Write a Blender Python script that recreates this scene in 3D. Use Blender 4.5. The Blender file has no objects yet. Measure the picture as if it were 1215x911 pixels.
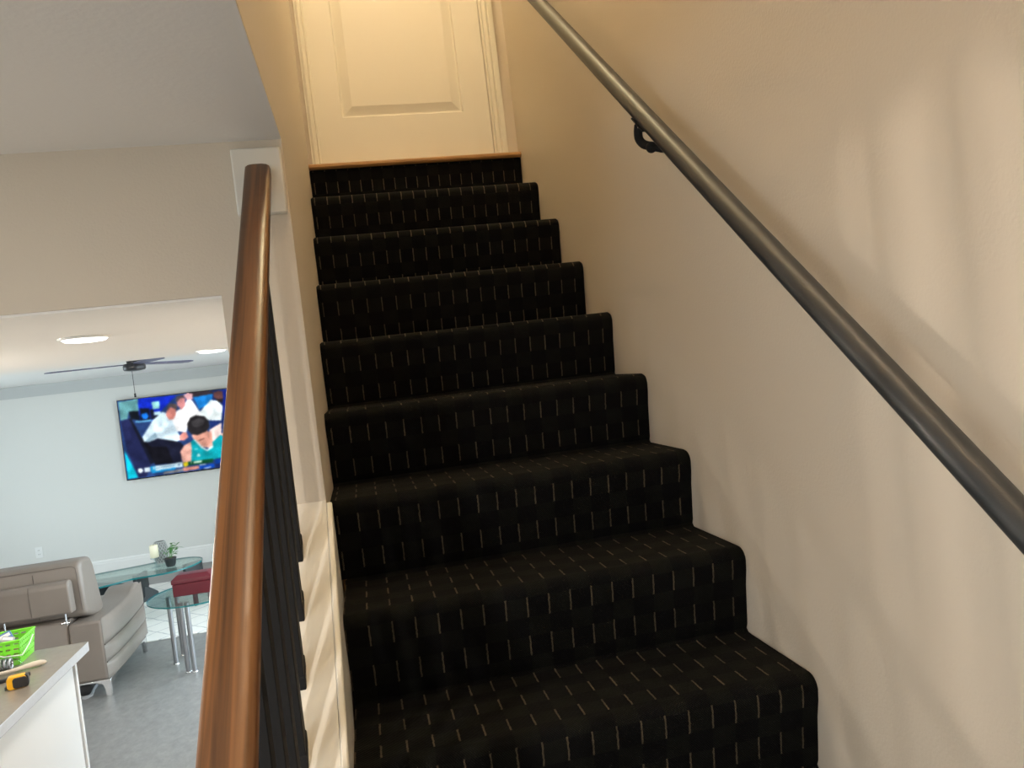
import bpy, bmesh, math, random
import numpy as np
from mathutils import Vector, Matrix
random.seed(7)
PI = math.pi
SC = bpy.context.scene
COL = SC.collection

# ------------------------------------------------------------------ camera
cd = bpy.data.cameras.new('camera'); cam = bpy.data.objects.new('camera', cd); COL.objects.link(cam)
cd.sensor_width = 36.0; cd.lens = 897.17 / 1215 * 36; cd.clip_start = 0.02
Rv, Uv, Fv = Vector((0.973811, -0.195568, -0.115952)), Vector((0.119096, 0.004356, 0.992873)), Vector((0.193669, 0.980681, -0.027533))
cam.matrix_world = Matrix(((Rv.x, Uv.x, -Fv.x, 0.10696), (Rv.y, Uv.y, -Fv.y, -1.08822), (Rv.z, Uv.z, -Fv.z, 0.87328), (0, 0, 0, 1)))
SC.camera = cam
# ------------------------------------------------------------------ world, daylight
w = bpy.data.worlds.new('world'); SC.world = w; w.use_nodes = True
bg = w.node_tree.nodes['Background']; bg.inputs[0].default_value = (0.80, 0.92, 1.0, 1); bg.inputs[1].default_value = 9.5
# ------------------------------------------------------------------ exposure
SC.view_settings.view_transform = 'Standard'; SC.view_settings.look = 'None'
SC.view_settings.gamma = 1.0; SC.view_settings.exposure = -0.25; SC.view_settings.use_curve_mapping = False
P_STAIR = 54.0       # watts of the lamp over the landing
P_LOWER = 55.0       # the lamp over the lower flight
P_SOFFIT = 10.0       # each small downlight in the soffit
P_PEND = 150.0        # the added, unseen pendant over the island
P_NEAR = 48.0         # each downlight in the near ceiling
WARM = (1.0, 0.84, 0.50); SOFT = (1.0, 0.88, 0.73)
def lamp_area(name, loc, size, power, color, rot=(0, 0, 0), shape='DISK', sy=None, parent=None):
    d = bpy.data.lights.new(name, 'AREA'); d.shape = shape; d.size = size; d.energy = power; d.color = color
    if sy: d.size_y = sy
    o = bpy.data.objects.new(name, d); o.location = loc; o.rotation_euler = rot; COL.objects.link(o)
    if parent: o.parent = parent
    return o
# ------------------------------------------------------------------ measures (metres)
W, RUN, RISE, OV = 0.906, 0.240, 0.200, 0.032
YH = 0.625           # header wall at the top end of the railing
ZC, ZS, ZU = 1.415, 1.09, 1.245   # near ceiling, soffit, far-room ceiling
ZF = -1.0            # lower floor
YW = 8.162           # wall with the television
ZL = 1.787; YD = 2.20   # upper landing and its door wall
ZT = 4.25            # ceiling over the stairs
SL = RISE / RUN

# ------------------------------------------------------------------ helpers
def tag(o, label=None, cat=None, group=None, kind=None):
    if label: o['label'] = label
    if cat: o['category'] = cat
    if group: o['group'] = group
    if kind: o['kind'] = kind
    return o
def thing(name, label, cat, loc=(0, 0, 0), rz=0.0, group=None):
    o = bpy.data.objects.new(name, None); COL.objects.link(o); o.empty_display_size = .05
    o.location = loc; o.rotation_euler = (0, 0, rz)
    return tag(o, label, cat, group)
def obj(name, bm, mat, parent=None, bevel=0.0, seg=2, smooth=None, sub=0, loc=None, rot=None):
    me = bpy.data.meshes.new(name); bm.to_mesh(me); bm.free()
    o = bpy.data.objects.new(name, me); COL.objects.link(o)
    for m in (mat if isinstance(mat, (list, tuple)) else [mat]): me.materials.append(m)
    if parent: o.parent = parent
    if loc: o.location = loc
    if rot: o.rotation_euler = rot
    if bevel:
        b = o.modifiers.new('bevel', 'BEVEL'); b.width = bevel; b.segments = seg; b.limit_method = 'ANGLE'; b.angle_limit = .6
    if sub:
        s = o.modifiers.new('sub', 'SUBSURF'); s.levels = sub; s.render_levels = sub
    if smooth is None: smooth = bool(bevel or sub)
    if smooth:
        for p in me.polygons: p.use_smooth = True
        if not sub:
            try: me.set_sharp_from_angle(angle=.9)
            except Exception: pass
    return o
def BM(): return bmesh.new()
def box(bm, x0, x1, y0, y1, z0, z1, mi=0):
    v = [bm.verts.new(p) for p in ((x0,y0,z0),(x1,y0,z0),(x1,y1,z0),(x0,y1,z0),(x0,y0,z1),(x1,y0,z1),(x1,y1,z1),(x0,y1,z1))]
    for f in ((3,2,1,0),(4,5,6,7),(0,1,5,4),(1,2,6,5),(2,3,7,6),(3,0,4,7)):
        bm.faces.new([v[i] for i in f]).material_index = mi
    return v
def prism(bm, pts, a0, a1, axis='x'):
    """pts 2-D polygon extruded along axis; (y,z) for x, (x,z) for y, (x,y) for z"""
    def P(p, a): return {'x': (a, p[0], p[1]), 'y': (p[0], a, p[1]), 'z': (p[0], p[1], a)}[axis]
    A = [bm.verts.new(P(p, a0)) for p in pts]; B = [bm.verts.new(P(p, a1)) for p in pts]
    n = len(pts)
    for i in range(n): bm.faces.new((A[i], A[(i+1) % n], B[(i+1) % n], B[i]))
    bm.faces.new(A[::-1]); bm.faces.new(B); bmesh.ops.recalc_face_normals(bm, faces=bm.faces)
def lathe(bm, prof, n=24, c=(0, 0, 0), cap=True):
    rings = []
    for r, z in prof:
        rings.append([bm.verts.new((c[0]+r*math.cos(2*PI*k/n), c[1]+r*math.sin(2*PI*k/n), c[2]+z)) for k in range(n)])
    for a, b in zip(rings, rings[1:]):
        for k in range(n): bm.faces.new((a[k], a[(k+1) % n], b[(k+1) % n], b[k]))
    if cap:
        bm.faces.new(rings[0][::-1]); bm.faces.new(rings[-1])
def tube(bm, path, r, n=12, cap=True):
    path = [Vector(p) for p in path]; rr = r if isinstance(r, (list, tuple)) else [r]*len(path)
    rings = []; up = None
    for i, p in enumerate(path):
        t = (path[min(i+1, len(path)-1)] - path[max(i-1, 0)]).normalized()
        if up is None:
            up = Vector((0, 0, 1)) if abs(t.z) < .9 else Vector((1, 0, 0))
        a = t.cross(up).normalized(); b = a.cross(t).normalized(); up = b
        rings.append([bm.verts.new(p + rr[i]*(math.cos(2*PI*k/n)*a + math.sin(2*PI*k/n)*b)) for k in range(n)])
    for A, B in zip(rings, rings[1:]):
        for k in range(n): bm.faces.new((A[k], A[(k+1) % n], B[(k+1) % n], B[k]))
    if cap: bm.faces.new(rings[0][::-1]); bm.faces.new(rings[-1])
    bmesh.ops.recalc_face_normals(bm, faces=bm.faces)
def struct(name, bm, mat, parent=None, **k):
    return tag(obj(name, bm, mat, parent, **k), kind='structure')
def sbox(name, x0, x1, y0, y1, z0, z1, mat, parent=None, **k):
    b = BM(); box(b, x0, x1, y0, y1, z0, z1)
    return struct(name, b, mat, parent, **k) if parent is None else obj(name, b, mat, parent, **k)
def pbox(name, x0, x1, y0, y1, z0, z1, mat, parent, **k):
    b = BM(); box(b, x0, x1, y0, y1, z0, z1); return obj(name, b, mat, parent, **k)

# ------------------------------------------------------------------ materials
def mat(name, col, rough=.5, metal=0.0, spec=.5, noise=None, bump=None, **kw):
    m = bpy.data.materials.new(name); m.use_nodes = True; nt = m.node_tree; b = nt.nodes['Principled BSDF']
    b.inputs['Base Color'].default_value = (*col, 1); b.inputs['Roughness'].default_value = rough
    b.inputs['Metallic'].default_value = metal; b.inputs['Specular IOR Level'].default_value = spec
    tc = nt.nodes.new('ShaderNodeTexCoord')
    if noise:    # (scale, amount)
        n = nt.nodes.new('ShaderNodeTexNoise'); n.inputs['Scale'].default_value = noise[0]; n.inputs['Detail'].default_value = 4
        nt.links.new(tc.outputs['Object'], n.inputs['Vector'])
        r = nt.nodes.new('ShaderNodeMapRange'); r.inputs[3].default_value = 1-noise[1]; r.inputs[4].default_value = 1+noise[1]
        nt.links.new(n.outputs[0], r.inputs[0])
        mx = nt.nodes.new('ShaderNodeVectorMath'); mx.operation = 'SCALE'; mx.inputs[0].default_value = col
        nt.links.new(r.outputs[0], mx.inputs['Scale']); nt.links.new(mx.outputs[0], b.inputs['Base Color'])
    if bump:     # (scale, distance)
        n = nt.nodes.new('ShaderNodeTexNoise'); n.inputs['Scale'].default_value = bump[0]; n.inputs['Detail'].default_value = 3
        nt.links.new(tc.outputs['Object'], n.inputs['Vector'])
        bp = nt.nodes.new('ShaderNodeBump'); bp.inputs['Strength'].default_value = .5; bp.inputs['Distance'].default_value = bump[1]
        nt.links.new(n.outputs[0], bp.inputs['Height']); nt.links.new(bp.outputs[0], b.inputs['Normal'])
    for k, v in kw.items(): b.inputs[k.replace('_', ' ')].default_value = v
    return m
def emit(name, col, s):
    m = bpy.data.materials.new(name); m.use_nodes = True; nt = m.node_tree; nt.nodes.clear()
    e = nt.nodes.new('ShaderNodeEmission'); e.inputs[0].default_value = (*col, 1); e.inputs[1].default_value = s
    o = nt.nodes.new('ShaderNodeOutputMaterial'); nt.links.new(e.outputs[0], o.inputs[0]); return m
def glass(name, tint, edge=False):
    m = bpy.data.materials.new(name); m.use_nodes = True; nt = m.node_tree; nt.nodes.clear()
    tr = nt.nodes.new('ShaderNodeBsdfTransparent'); tr.inputs[0].default_value = (*tint, 1)
    gl = nt.nodes.new('ShaderNodeBsdfGlossy'); gl.inputs['Roughness'].default_value = .02
    lw = nt.nodes.new('ShaderNodeLayerWeight'); pw = nt.nodes.new('ShaderNodeMath'); pw.operation = 'POWER'; pw.inputs[1].default_value = 5.0
    fr = nt.nodes.new('ShaderNodeMath'); fr.operation = 'MULTIPLY_ADD'; fr.inputs[1].default_value = .9; fr.inputs[2].default_value = .04
    nt.links.new(lw.outputs['Facing'], pw.inputs[0]); nt.links.new(pw.outputs[0], fr.inputs[0])
    mx = nt.nodes.new('ShaderNodeMixShader'); o = nt.nodes.new('ShaderNodeOutputMaterial')
    nt.links.new(fr.outputs[0], mx.inputs[0]); nt.links.new(tr.outputs[0], mx.inputs[1]); nt.links.new(gl.outputs[0], mx.inputs[2])
    nt.links.new(mx.outputs[0], o.inputs[0]); return m
wall_m = mat('wall_paint', (.68, .60, .50), .58, bump=(160, .0012))
low_m = mat('lower_wall_paint', (.72, .725, .70), .55, bump=(120, .001))
ceil_m = mat('ceiling_paint', (.88, .86, .84), .7, bump=(90, .001))
fascia_shade_m = mat('fascia_paint', (.52, .54, .54), .6)  # greyer than the wall: the band's shade is put into the colour
head_m = mat('header_paint', (.62, .58, .54), .5, bump=(120, .001))
white_m = mat('white_trim_paint', (.80, .77, .70), .32)
door_m = mat('door_paint', (.80, .76, .66), .38, bump=(300, .0004))
base_m = mat('baseboard_paint', (.84, .84, .82), .35)
black_m = mat('black_painted_iron', (.012, .012, .0135), .65, spec=.25, bump=(400, .0003))
pipe_m = mat('bronze_painted_pipe', (.048, .050, .052), .40, metal=.25, bump=(500, .0003))
chrome_m = mat('chrome', (.75, .75, .76), .15, metal=1.0)
leather_m = mat('taupe_leather', (.21, .175, .150), .38, noise=(6, .08), bump=(220, .0012))
seam_m = mat('leather_seam', (.11, .09, .075), .6)
stone_m = mat('taupe_quartz', (.235, .205, .165), .25, noise=(40, .12))
stone_edge_daylit_m = mat('quartz_edge', (.50, .52, .56), .25, noise=(60, .08))  # same stone, paler and bluer: daylight on the edge put into the colour
cab_m = mat('cabinet_white', (.78, .79, .80), .4)
rug_m = None
green_m = mat('green_plastic', (.22, .80, .04), .35, Subsurface_Weight=.0)
clear_m = glass('clear_plastic', (.93, .95, .97))
glass_m = glass('table_glass', (.80, .93, .91)); pane_m = glass('window_glass', (.96, .98, .98))
edge_m = mat('green_glass_edge', (.015, .17, .18), .12, spec=.8)
dkwood_m = mat('dark_stained_wood', (.018, .022, .025), .35)
burg_m = mat('burgundy_leather', (.115, .010, .018), .32, bump=(200, .0008))
wax_m = mat('cream_wax', (.86, .80, .60), .5)
leaf_m = mat('leaf_green', (.07, .22, .05), .45, noise=(30, .3))
pot_m = mat('black_pot', (.02, .02, .022), .4)
soil_m = mat('soil', (.05, .035, .025), .9)
yellow_m = mat('yellow_plastic', (.85, .42, .01), .4)
rub_m = mat('black_rubber', (.015, .015, .016), .55)
bwood_m = mat('pale_bare_wood', (.62, .55, .46), .55, noise=(20, .1))
steel_m = mat('brushed_steel', (.42, .42, .44), .3, metal=.9)
fan_m = mat('fan_dark', (.025, .025, .03), .3); fanblade_m = mat('fan_blade', (.10, .095, .17), .4)
pl_white = mat('white_plastic', (.82, .83, .82), .35)
sole_m = mat('shoe_sole', (.35, .36, .38), .5)
tvframe_m = mat('tv_black', (.01, .01, .012), .25)

def carpet_mat():
    m = bpy.data.materials.new('striped_carpet'); m.use_nodes = True; nt = m.node_tree; b = nt.nodes['Principled BSDF']
    b.inputs['Roughness'].default_value = .95; b.inputs['Specular IOR Level'].default_value = .12
    N = nt.nodes.new; L = nt.links.new
    uv = N('ShaderNodeUVMap'); uv.uv_map = 'UVMap'
    def math_(op, a, b_=None, c=None):
        n = N('ShaderNodeMath'); n.operation = op
        for i, x in enumerate((a, b_, c)):
            if x is None: continue
            if isinstance(x, (int, float)): n.inputs[i].default_value = x
            else: L(x, n.inputs[i])
        return n.outputs[0]
    nz = N('ShaderNodeTexNoise'); nz.inputs['Scale'].default_value = 130; nz.inputs['Detail'].default_value = 2; L(uv.outputs[0], nz.inputs['Vector'])
    nf = N('ShaderNodeTexNoise'); nf.inputs['Scale'].default_value = 22; nf.inputs['Detail'].default_value = 2; L(uv.outputs[0], nf.inputs['Vector'])
    sp = N('ShaderNodeSeparateXYZ'); L(uv.outputs[0], sp.inputs[0])
    u = math_('ADD', sp.outputs[0], math_('MULTIPLY', math_('SUBTRACT', nz.outputs[0], .5), 0.0036))
    v = math_('ADD', sp.outputs[1], math_('MULTIPLY', math_('SUBTRACT', nz.outputs[0], .5), .004))
    cu = math_('DIVIDE', u, .0476); cv = math_('DIVIDE', v, .090)
    fu = math_('FRACT', cu); fv = math_('FRACT', cv)
    line = math_('COMPARE', fu, .5, .036)                       # dash stripe
    dash = math_('MULTIPLY', line, math_('LESS_THAN', fv, .52))
    # woven blocks: alternate cells a touch lighter
    bu = math_('FLOOR', math_('ADD', cu, .5)); bv = math_('FLOOR', math_('MULTIPLY', cv, 2.0))
    chk = math_('LESS_THAN', math_('MODULO', math_('ABSOLUTE', math_('ADD', bu, bv)), 2.0), .5)
    # cross ribs of the weave
    rib = math_('SINE', math_('MULTIPLY', sp.outputs[1], 2*PI/.0052)); rib2 = math_('SINE', math_('MULTIPLY', sp.outputs[0], 2*PI/.0046))
    ribs = math_('MULTIPLY', rib, rib2)
    mx = N('ShaderNodeMix'); mx.data_type = 'RGBA'; L(chk, mx.inputs[0]); mx.inputs[6].default_value = (.0034, .0034, .0038, 1); mx.inputs[7].default_value = (.0062, .0065, .0054, 1)
    s = N('ShaderNodeVectorMath'); s.operation = 'SCALE'; L(mx.outputs[2], s.inputs[0]); L(math_('ADD', math_('MULTIPLY', ribs, .35), math_('ADD', .45, nf.outputs[0])), s.inputs['Scale'])
    m2 = N('ShaderNodeMix'); m2.data_type = 'RGBA'; L(math_('MULTIPLY', dash, math_('ADD', .35, nf.outputs[0])), m2.inputs[0]); L(s.outputs[0], m2.inputs[6]); m2.inputs[7].default_value = (.095, .074, .050, 1)
    L(m2.outputs[2], b.inputs['Base Color'])
    h = math_('ADD', math_('MULTIPLY', ribs, .5), math_('ADD', nz.outputs[0], math_('MULTIPLY', dash, -.6)))
    bp = N('ShaderNodeBump'); bp.inputs['Strength'].default_value = .7; bp.inputs['Distance'].default_value = .0015; L(h, bp.inputs['Height']); L(bp.outputs[0], b.inputs['Normal'])
    return m
carpet_m = carpet_mat()

def wood_mat(name, c1, c2, rough, along='y', sc=1.0, wear=False, tilt=0.0):
    m = bpy.data.materials.new(name); m.use_nodes = True; nt = m.node_tree; b = nt.nodes['Principled BSDF']; N = nt.nodes.new; L = nt.links.new
    tc = N('ShaderNodeTexCoord'); mp = N('ShaderNodeMapping'); rt = N('ShaderNodeMapping'); rt.inputs['Rotation'].default_value = (-tilt, 0, 0)
    L(tc.outputs['Object'], rt.inputs[0]); L(rt.outputs[0], mp.inputs[0])
    s = [80*sc, 80*sc, 80*sc]; s['xyz'.index(along)] = 1.6*sc; mp.inputs['Scale'].default_value = s
    n = N('ShaderNodeTexNoise'); n.inputs['Scale'].default_value = 1.0; n.inputs['Detail'].default_value = 7; n.inputs['Distortion'].default_value = .6; L(mp.outputs[0], n.inputs['Vector'])
    r = N('ShaderNodeValToRGB'); r.color_ramp.elements[0].position = .38; r.color_ramp.elements[0].color = (*c1, 1); r.color_ramp.elements[1].position = .60; r.color_ramp.elements[1].color = (*c2, 1)
    L(n.outputs[0], r.inputs[0]); L(r.outputs[0], b.inputs['Base Color'])
    b.inputs['Roughness'].default_value = rough
    bp = N('ShaderNodeBump'); bp.inputs['Strength'].default_value = .25; bp.inputs['Distance'].default_value = .001; L(n.outputs[0], bp.inputs['Height']); L(bp.outputs[0], b.inputs['Normal'])
    if wear:   # rubbed patches of the old varnish: rougher, a bit darker
        w1 = N('ShaderNodeTexNoise'); w1.inputs['Scale'].default_value = 7; w1.inputs['Detail'].default_value = 8; w1.inputs['Roughness'].default_value = .7; L(tc.outputs['Object'], w1.inputs['Vector'])
        rr = N('ShaderNodeMapRange'); rr.inputs[1].default_value = .52; rr.inputs[2].default_value = .60; rr.inputs[3].default_value = rough-.02; rr.inputs[4].default_value = rough+.06
        L(w1.outputs[0], rr.inputs[0]); L(rr.outputs[0], b.inputs['Roughness'])
    return m
rail_m = wood_mat('brown_stained_rail', (.070, .030, .011), (.19, .080, .026), .33, wear=True, tilt=math.atan(RISE/RUN))
nosing_m = wood_mat('oak_nosing', (.30, .15, .05), (.42, .23, .09), .35, along='x')

def floor_mat():
    m = bpy.data.materials.new('grey_vinyl_floor'); m.use_nodes = True; nt = m.node_tree; b = nt.nodes['Principled BSDF']; N = nt.nodes.new; L = nt.links.new
    tc = N('ShaderNodeTexCoord'); mp = N('ShaderNodeMapping'); mp.inputs['Scale'].default_value = (4.5, 3.0, 1); mp.inputs['Rotation'].default_value = (0, 0, .5); L(tc.outputs['Object'], mp.inputs[0])
    n = N('ShaderNodeTexNoise'); n.inputs['Scale'].default_value = 4.0; n.inputs['Detail'].default_value = 10; n.inputs['Roughness'].default_value = .72; n.inputs['Distortion'].default_value = .15; L(mp.outputs[0], n.inputs['Vector'])
    r = N('ShaderNodeValToRGB'); r.color_ramp.elements[0].position = .3; r.color_ramp.elements[0].color = (.17, .165, .160, 1); r.color_ramp.elements[1].position = .72; r.color_ramp.elements[1].color = (.30, .29, .28, 1)
    L(n.outputs[0], r.inputs[0]); L(r.outputs[0], b.inputs['Base Color']); b.inputs['Roughness'].default_value = .33
    rr = N('ShaderNodeMapRange'); rr.inputs[3].default_value = .25; rr.inputs[4].default_value = .45; L(n.outputs[0], rr.inputs[0]); L(rr.outputs[0], b.inputs['Roughness'])
    return m
floor_m = floor_mat()
def rug_mat():
    m = bpy.data.materials.new('white_trellis_rug'); m.use_nodes = True; nt = m.node_tree; b = nt.nodes['Principled BSDF']; N = nt.nodes.new; L = nt.links.new
    b.inputs['Roughness'].default_value = .95
    tc = N('ShaderNodeTexCoord'); sp = N('ShaderNodeSeparateXYZ'); L(tc.outputs['Object'], sp.inputs[0])
    nz = N('ShaderNodeTexNoise'); nz.inputs['Scale'].default_value = 9; L(tc.outputs['Object'], nz.inputs['Vector'])
    def M(op, a, c=None, d=None):
        n = N('ShaderNodeMath'); n.operation = op
        for i, x in enumerate((a, c, d)):
            if x is None: continue
            if isinstance(x, (int, float)): n.inputs[i].default_value = x
            else: L(x, n.inputs[i])
        return n.outputs[0]
    wob = M('MULTIPLY', nz.outputs[0], .16)
    a = M('FRACT', M('ADD', wob, M('ADD', M('MULTIPLY', sp.outputs[0], 3.4), M('MULTIPLY', sp.outputs[1], 3.4))))
    c = M('FRACT', M('ADD', wob, M('SUBTRACT', M('MULTIPLY', sp.outputs[0], 3.4), M('MULTIPLY', sp.outputs[1], 3.4))))
    ln = M('MAXIMUM', M('LESS_THAN', a, .05), M('LESS_THAN', c, .05))
    mx = N('ShaderNodeMix'); mx.data_type = 'RGBA'; L(ln, mx.inputs[0]); mx.inputs[6].default_value = (.80, .78, .74, 1); mx.inputs[7].default_value = (.50, .50, .50, 1)
    L(mx.outputs[2], b.inputs['Base Color']); return m
rug_m = rug_mat()
# ------------------------------------------------------------------ the setting
sbox('floor', -5, W, -4, YW, ZF-.1, ZF, floor_m)
sbox('floor.001', -.163, W+.1, YD-.0005, YD+1.2, ZL-.15, ZL, nosing_m)          # upper landing boards behind the nosing
sbox('wall_right', W, W+.12, -4, YD+.2, ZF-.1, ZT, wall_m)
# wall between the stairs and the lower room, with the glazed door far along it
b = BM()
box(b, -.163, 0, YH, 3.0, ZF, ZT); 
box(b, -.163, 0, 3.0, 6.0, 1.05, ZU+.2); box(b, -.163, 0, 6.0, YW, ZF, ZU+.2)
struct('wall_left', b, wall_m)
sbox('wall_left_upper', -.163, 0, -1.3, YH, ZC+.004, ZT, wall_m)
sbox('ceiling.005', -.163, -.0005, -1.3, YH, ZC, ZC+.0035, ceil_m)
b = BM()   # knee wall under the railing, its top parallel to the flight
prism(b, [(-1.3, ZF), (YH, ZF), (YH, .082+SL*YH), (-1.3, .082-SL*1.3)], -.112, -.001, 'x')
struct('wall_knee', b, wall_m)
sbox('wall_header', -5, -.163, YH, 2.62, ZS, ZC+.1, wall_m)
sbox('ceiling', -5, -.163, -4, YH, ZC, ZC+.1, ceil_m)
sbox('ceiling.001', -5, -.163, 2.62, YW, ZU, ZU+.1, ceil_m)
b = BM(); box(b, -5, -.1631, YH+.001, 2.621, ZS-.006, ZS-.0005); struct('ceiling.002', b, ceil_m)   # soffit board under the header
sbox('ceiling.003', -.163, W, -4, -1.3, ZC, ZC+.1, ceil_m)
sbox('ceiling.004', -.163, W+.12, -1.42, YD+.2, ZT, ZT+.1, ceil_m)
sbox('wall_back_upper', -.163, W, -1.42, -1.3, ZC+.1, ZT, wall_m)
sbox('wall_far', -5, 0, YW, YW+.12, ZF-.1, ZU+.2, low_m)
ADDED_WINS = [(-3.3, -1.3, -.1, 1.1), (4.6, 6.4, -.8, 1.05)]  # unseen windows, added to brighten the near ceiling and the television wall
b = BM(); ye = -4
for y0, y1, z0, z1 in ADDED_WINS:
    box(b, -5.12, -5, ye, y0, ZF-.1, ZC+.1); box(b, -5.12, -5, y0, y1, ZF-.1, z0); box(b, -5.12, -5, y0, y1, z1, ZC+.1); ye = y1
box(b, -5.12, -5, ye, YW, ZF-.1, ZC+.1)
struct('wall_outer', b, low_m)
for q, (y0, y1, z0, z1) in enumerate(ADDED_WINS):
    w2 = thing('window_%d' % (q+2), None, None); w2['kind'] = 'structure'
    ym = (y0+y1)/2
    for a_, c_ in ((y0, y0+.06), (ym-.03, ym+.03), (y1-.06, y1)): pbox('window_frame', -5.1, -5.03, a_, c_, z0, z1, base_m, w2)
    for a_, c_ in ((z0, z0+.06), (z1-.06, z1)): pbox('window_rail', -5.1, -5.03, y0+.06, y1-.06, a_, c_, base_m, w2)
    for a_, c_ in ((y0+.06, ym-.03), (ym+.03, y1-.06)): pbox('pane', -5.07, -5.064, a_, c_, z0+.06, z1-.06, pane_m, w2)
    p2 = lamp_area('daylight_portal', (-5.14, ym, (z0+z1)/2), z1-z0, 0, (1, 1, 1), (0, -PI/2, 0), 'RECTANGLE', y1-y0); p2.data.cycles.is_portal = True
sbox('wall_back', -5.12, W+.12, -4.12, -4, ZF-.1, ZC+.1, low_m)
sbox('trim_1', -5, -.163, YW-.03, YW, 1.118, ZU, fascia_shade_m)
b = BM(); prism(b, [(YW, ZF), (YW-.016, ZF), (YW-.016, -.835), (YW-.012, -.83), (YW-.012, -.812), (YW-.004, -.797), (YW, -.797)], -5, -.163, 'x'); struct('baseboard_far', b, base_m)
# upper door wall
b = BM(); box(b, 0, .045, YD, YD+.12, ZL, ZT); box(b, .81, W, YD, YD+.12, ZL, ZT); box(b, .017, .86, YD, YD+.12, ZL+2.13, ZT)

struct('wall_door', b, wall_m)
sbox('wall_under_landing', 0, W, YD+.05, YD+.12, ZF, ZL-.16, wall_m)  # unseen wall kept to stop daylight leaking in under the landing
sbox('wall_door_beyond', -.1, W+.1, YD+1.2, YD+1.3, ZL, ZT, wall_m)  # unseen wall added behind the door to stop sky light leaking through
sbox('wall_closet', -.1, 0.0, YD+.12, YD+1.2, ZL, ZT, wall_m); sbox('wall_closet_far', W, W+.1, YD+.2, YD+1.2, ZL, ZT, wall_m)  # unseen side walls added to shut out the same sky light
door = thing('door_1', None, None, (0, 0, 0)); door['kind'] = 'structure'
DX0, DX1, DZ0, DZ1 = .055, .800, ZL+.012, ZL+2.04
PZ = ZL+.206
# slab with recessed, bevelled panels
def panel_door():
    b = BM(); Y0 = YD+.012
    xs = [DX0, .162, .683, DX1]; zs = [DZ0, PZ, PZ+.62, PZ+.78, DZ1-.13, DZ1]
    V = {}
    def vv(x, y, z):
        k = (round(x, 5), round(y, 5), round(z, 5))
        if k not in V: V[k] = b.verts.new((x, y, z))
        return V[k]
    for i in range(3):
        for j in range(5):
            x0, x1, z0, z1 = xs[i], xs[i+1], zs[j], zs[j+1]
            if i == 1 and j in (1, 3):
                R = [(0, 0), (.005, .0105), (.010, .0105), (.046, .0015)]   # inset, depth
                q = [(x0, Y0, z0, x1, z1)]
                prev = (x0, z0, x1, z1, Y0)
                for ins, dep in R[1:]:
                    cur = (x0+ins, z0+ins, x1-ins, z1-ins, Y0+dep)
                    P = lambda t: [vv(t[0], t[4], t[1]), vv(t[2], t[4], t[1]), vv(t[2], t[4], t[3]), vv(t[0], t[4], t[3])]
                    a, c = P(prev), P(cur)
                    for k in range(4): b.faces.new((a[k], a[(k+1) % 4], c[(k+1) % 4], c[k]))
                    prev = cur
                b.faces.new(P(prev))
            else:
                b.faces.new((vv(x0, Y0, z0), vv(x1, Y0, z0), vv(x1, Y0, z1), vv(x0, Y0, z1)))
    box(b, DX0-.006, DX1+.006, Y0+.012, Y0+.04, DZ0-.01, DZ1+.01)
    obj('door_slab', b, door_m, door)
panel_door()
def casing_prof(x, sgn):   # moulded casing, section in (x, y)
    s = sgn
    return [(x, YD+.02), (x, YD-.004), (x+s*.006, YD-.010), (x+s*.011, YD-.006), (x+s*.016, YD-.014), (x+s*.024, YD-.018), (x+s*.034, YD-.012), (x+s*.038, YD-.016), (x+s*.038, YD+.02)]
b = BM(); prism(b, casing_prof(DX0, -1), ZL, DZ1+.05, 'z'); obj('casing', b, door_m, door)
b = BM(); prism(b, [(x, y) for x, y in casing_prof(DX1+.002, 1)] [:-1] + [(.858, YD-.016), (.858, YD+.02)], ZL, DZ1+.05, 'z'); obj('casing', b, door_m, door)
pbox('casing', DX0-.03, .858, YD-.016, YD+.02, DZ1, DZ1+.06, door_m, door)
b = BM(); lathe(b, [(.012, 0), (.012, .03), (.026, .035), (.028, .05), (.02, .062), (.004, .066)], 20); k = obj('door_knob', b, chrome_m, door, smooth=True, loc=(DX1-.06, YD+.014, ZL+.95), rot=(PI/2, 0, 0))
# landing nosing
b = BM(); prism(b, [(YD, ZL-.022), (YD-.046, ZL-.022), (YD-.054, ZL-.014), (YD-.054, ZL-.006), (YD-.047, ZL), (YD, ZL)], .0005, W-.0005, 'x'); struct('trim_2', b, nosing_m, smooth=False)
# cap board of the knee wall and the skirt board beside the carpet
def along(z0, y): return z0+SL*y
b = BM(); prism(b, [(-1.3, along(.083, -1.3)), (YH-.001, along(.083, YH)), (YH-.001, along(.100, YH)), (-1.3, along(.100, -1.3))], -.125, -.0005, 'x'); struct('trim_3', b, white_m)
b = BM(); prism(b, [(-1.3, along(-.16, -1.3)), (YH-.003, along(-.16, YH)), (YH-.003, along(.096, YH)), (YH-.012, along(.104, YH-.012)), (-1.3, along(.104, -1.3))], 0.0, .0125, 'x'); struct('trim_4', b, white_m, bevel=.003)

# sliding glass door in the side wall of the lower room (throws the daylight)
win = thing('window_1', None, None); win['kind'] = 'structure'
for y0, y1 in ((3.0, 3.06), (4.47, 4.53), (5.94, 6.0)): pbox('window_frame', -.12, -.05, y0, y1, ZF, 1.05, base_m, win)
for z0, z1 in ((ZF, ZF+.06), (.99, 1.05)): pbox('window_rail', -.12, -.05, 3.06, 5.94, z0, z1, base_m, win)
for y0, y1 in ((3.06, 4.47), (4.53, 5.94)): pbox('pane', -.09, -.084, y0, y1, ZF+.06, .99, pane_m, win)
sbox('ground', .0+.03, 8, 2.6, 12, ZF-.2, ZF-.06, mat('pale_paving', (.35, .35, .34), .9)); bpy.data.objects['ground']['kind'] = 'structure'
pl = lamp_area('daylight_portal', (.02, 4.5, .02), 2.9, 0, (1, 1, 1), (0, PI/2, 0), 'RECTANGLE', 2.0)
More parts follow.
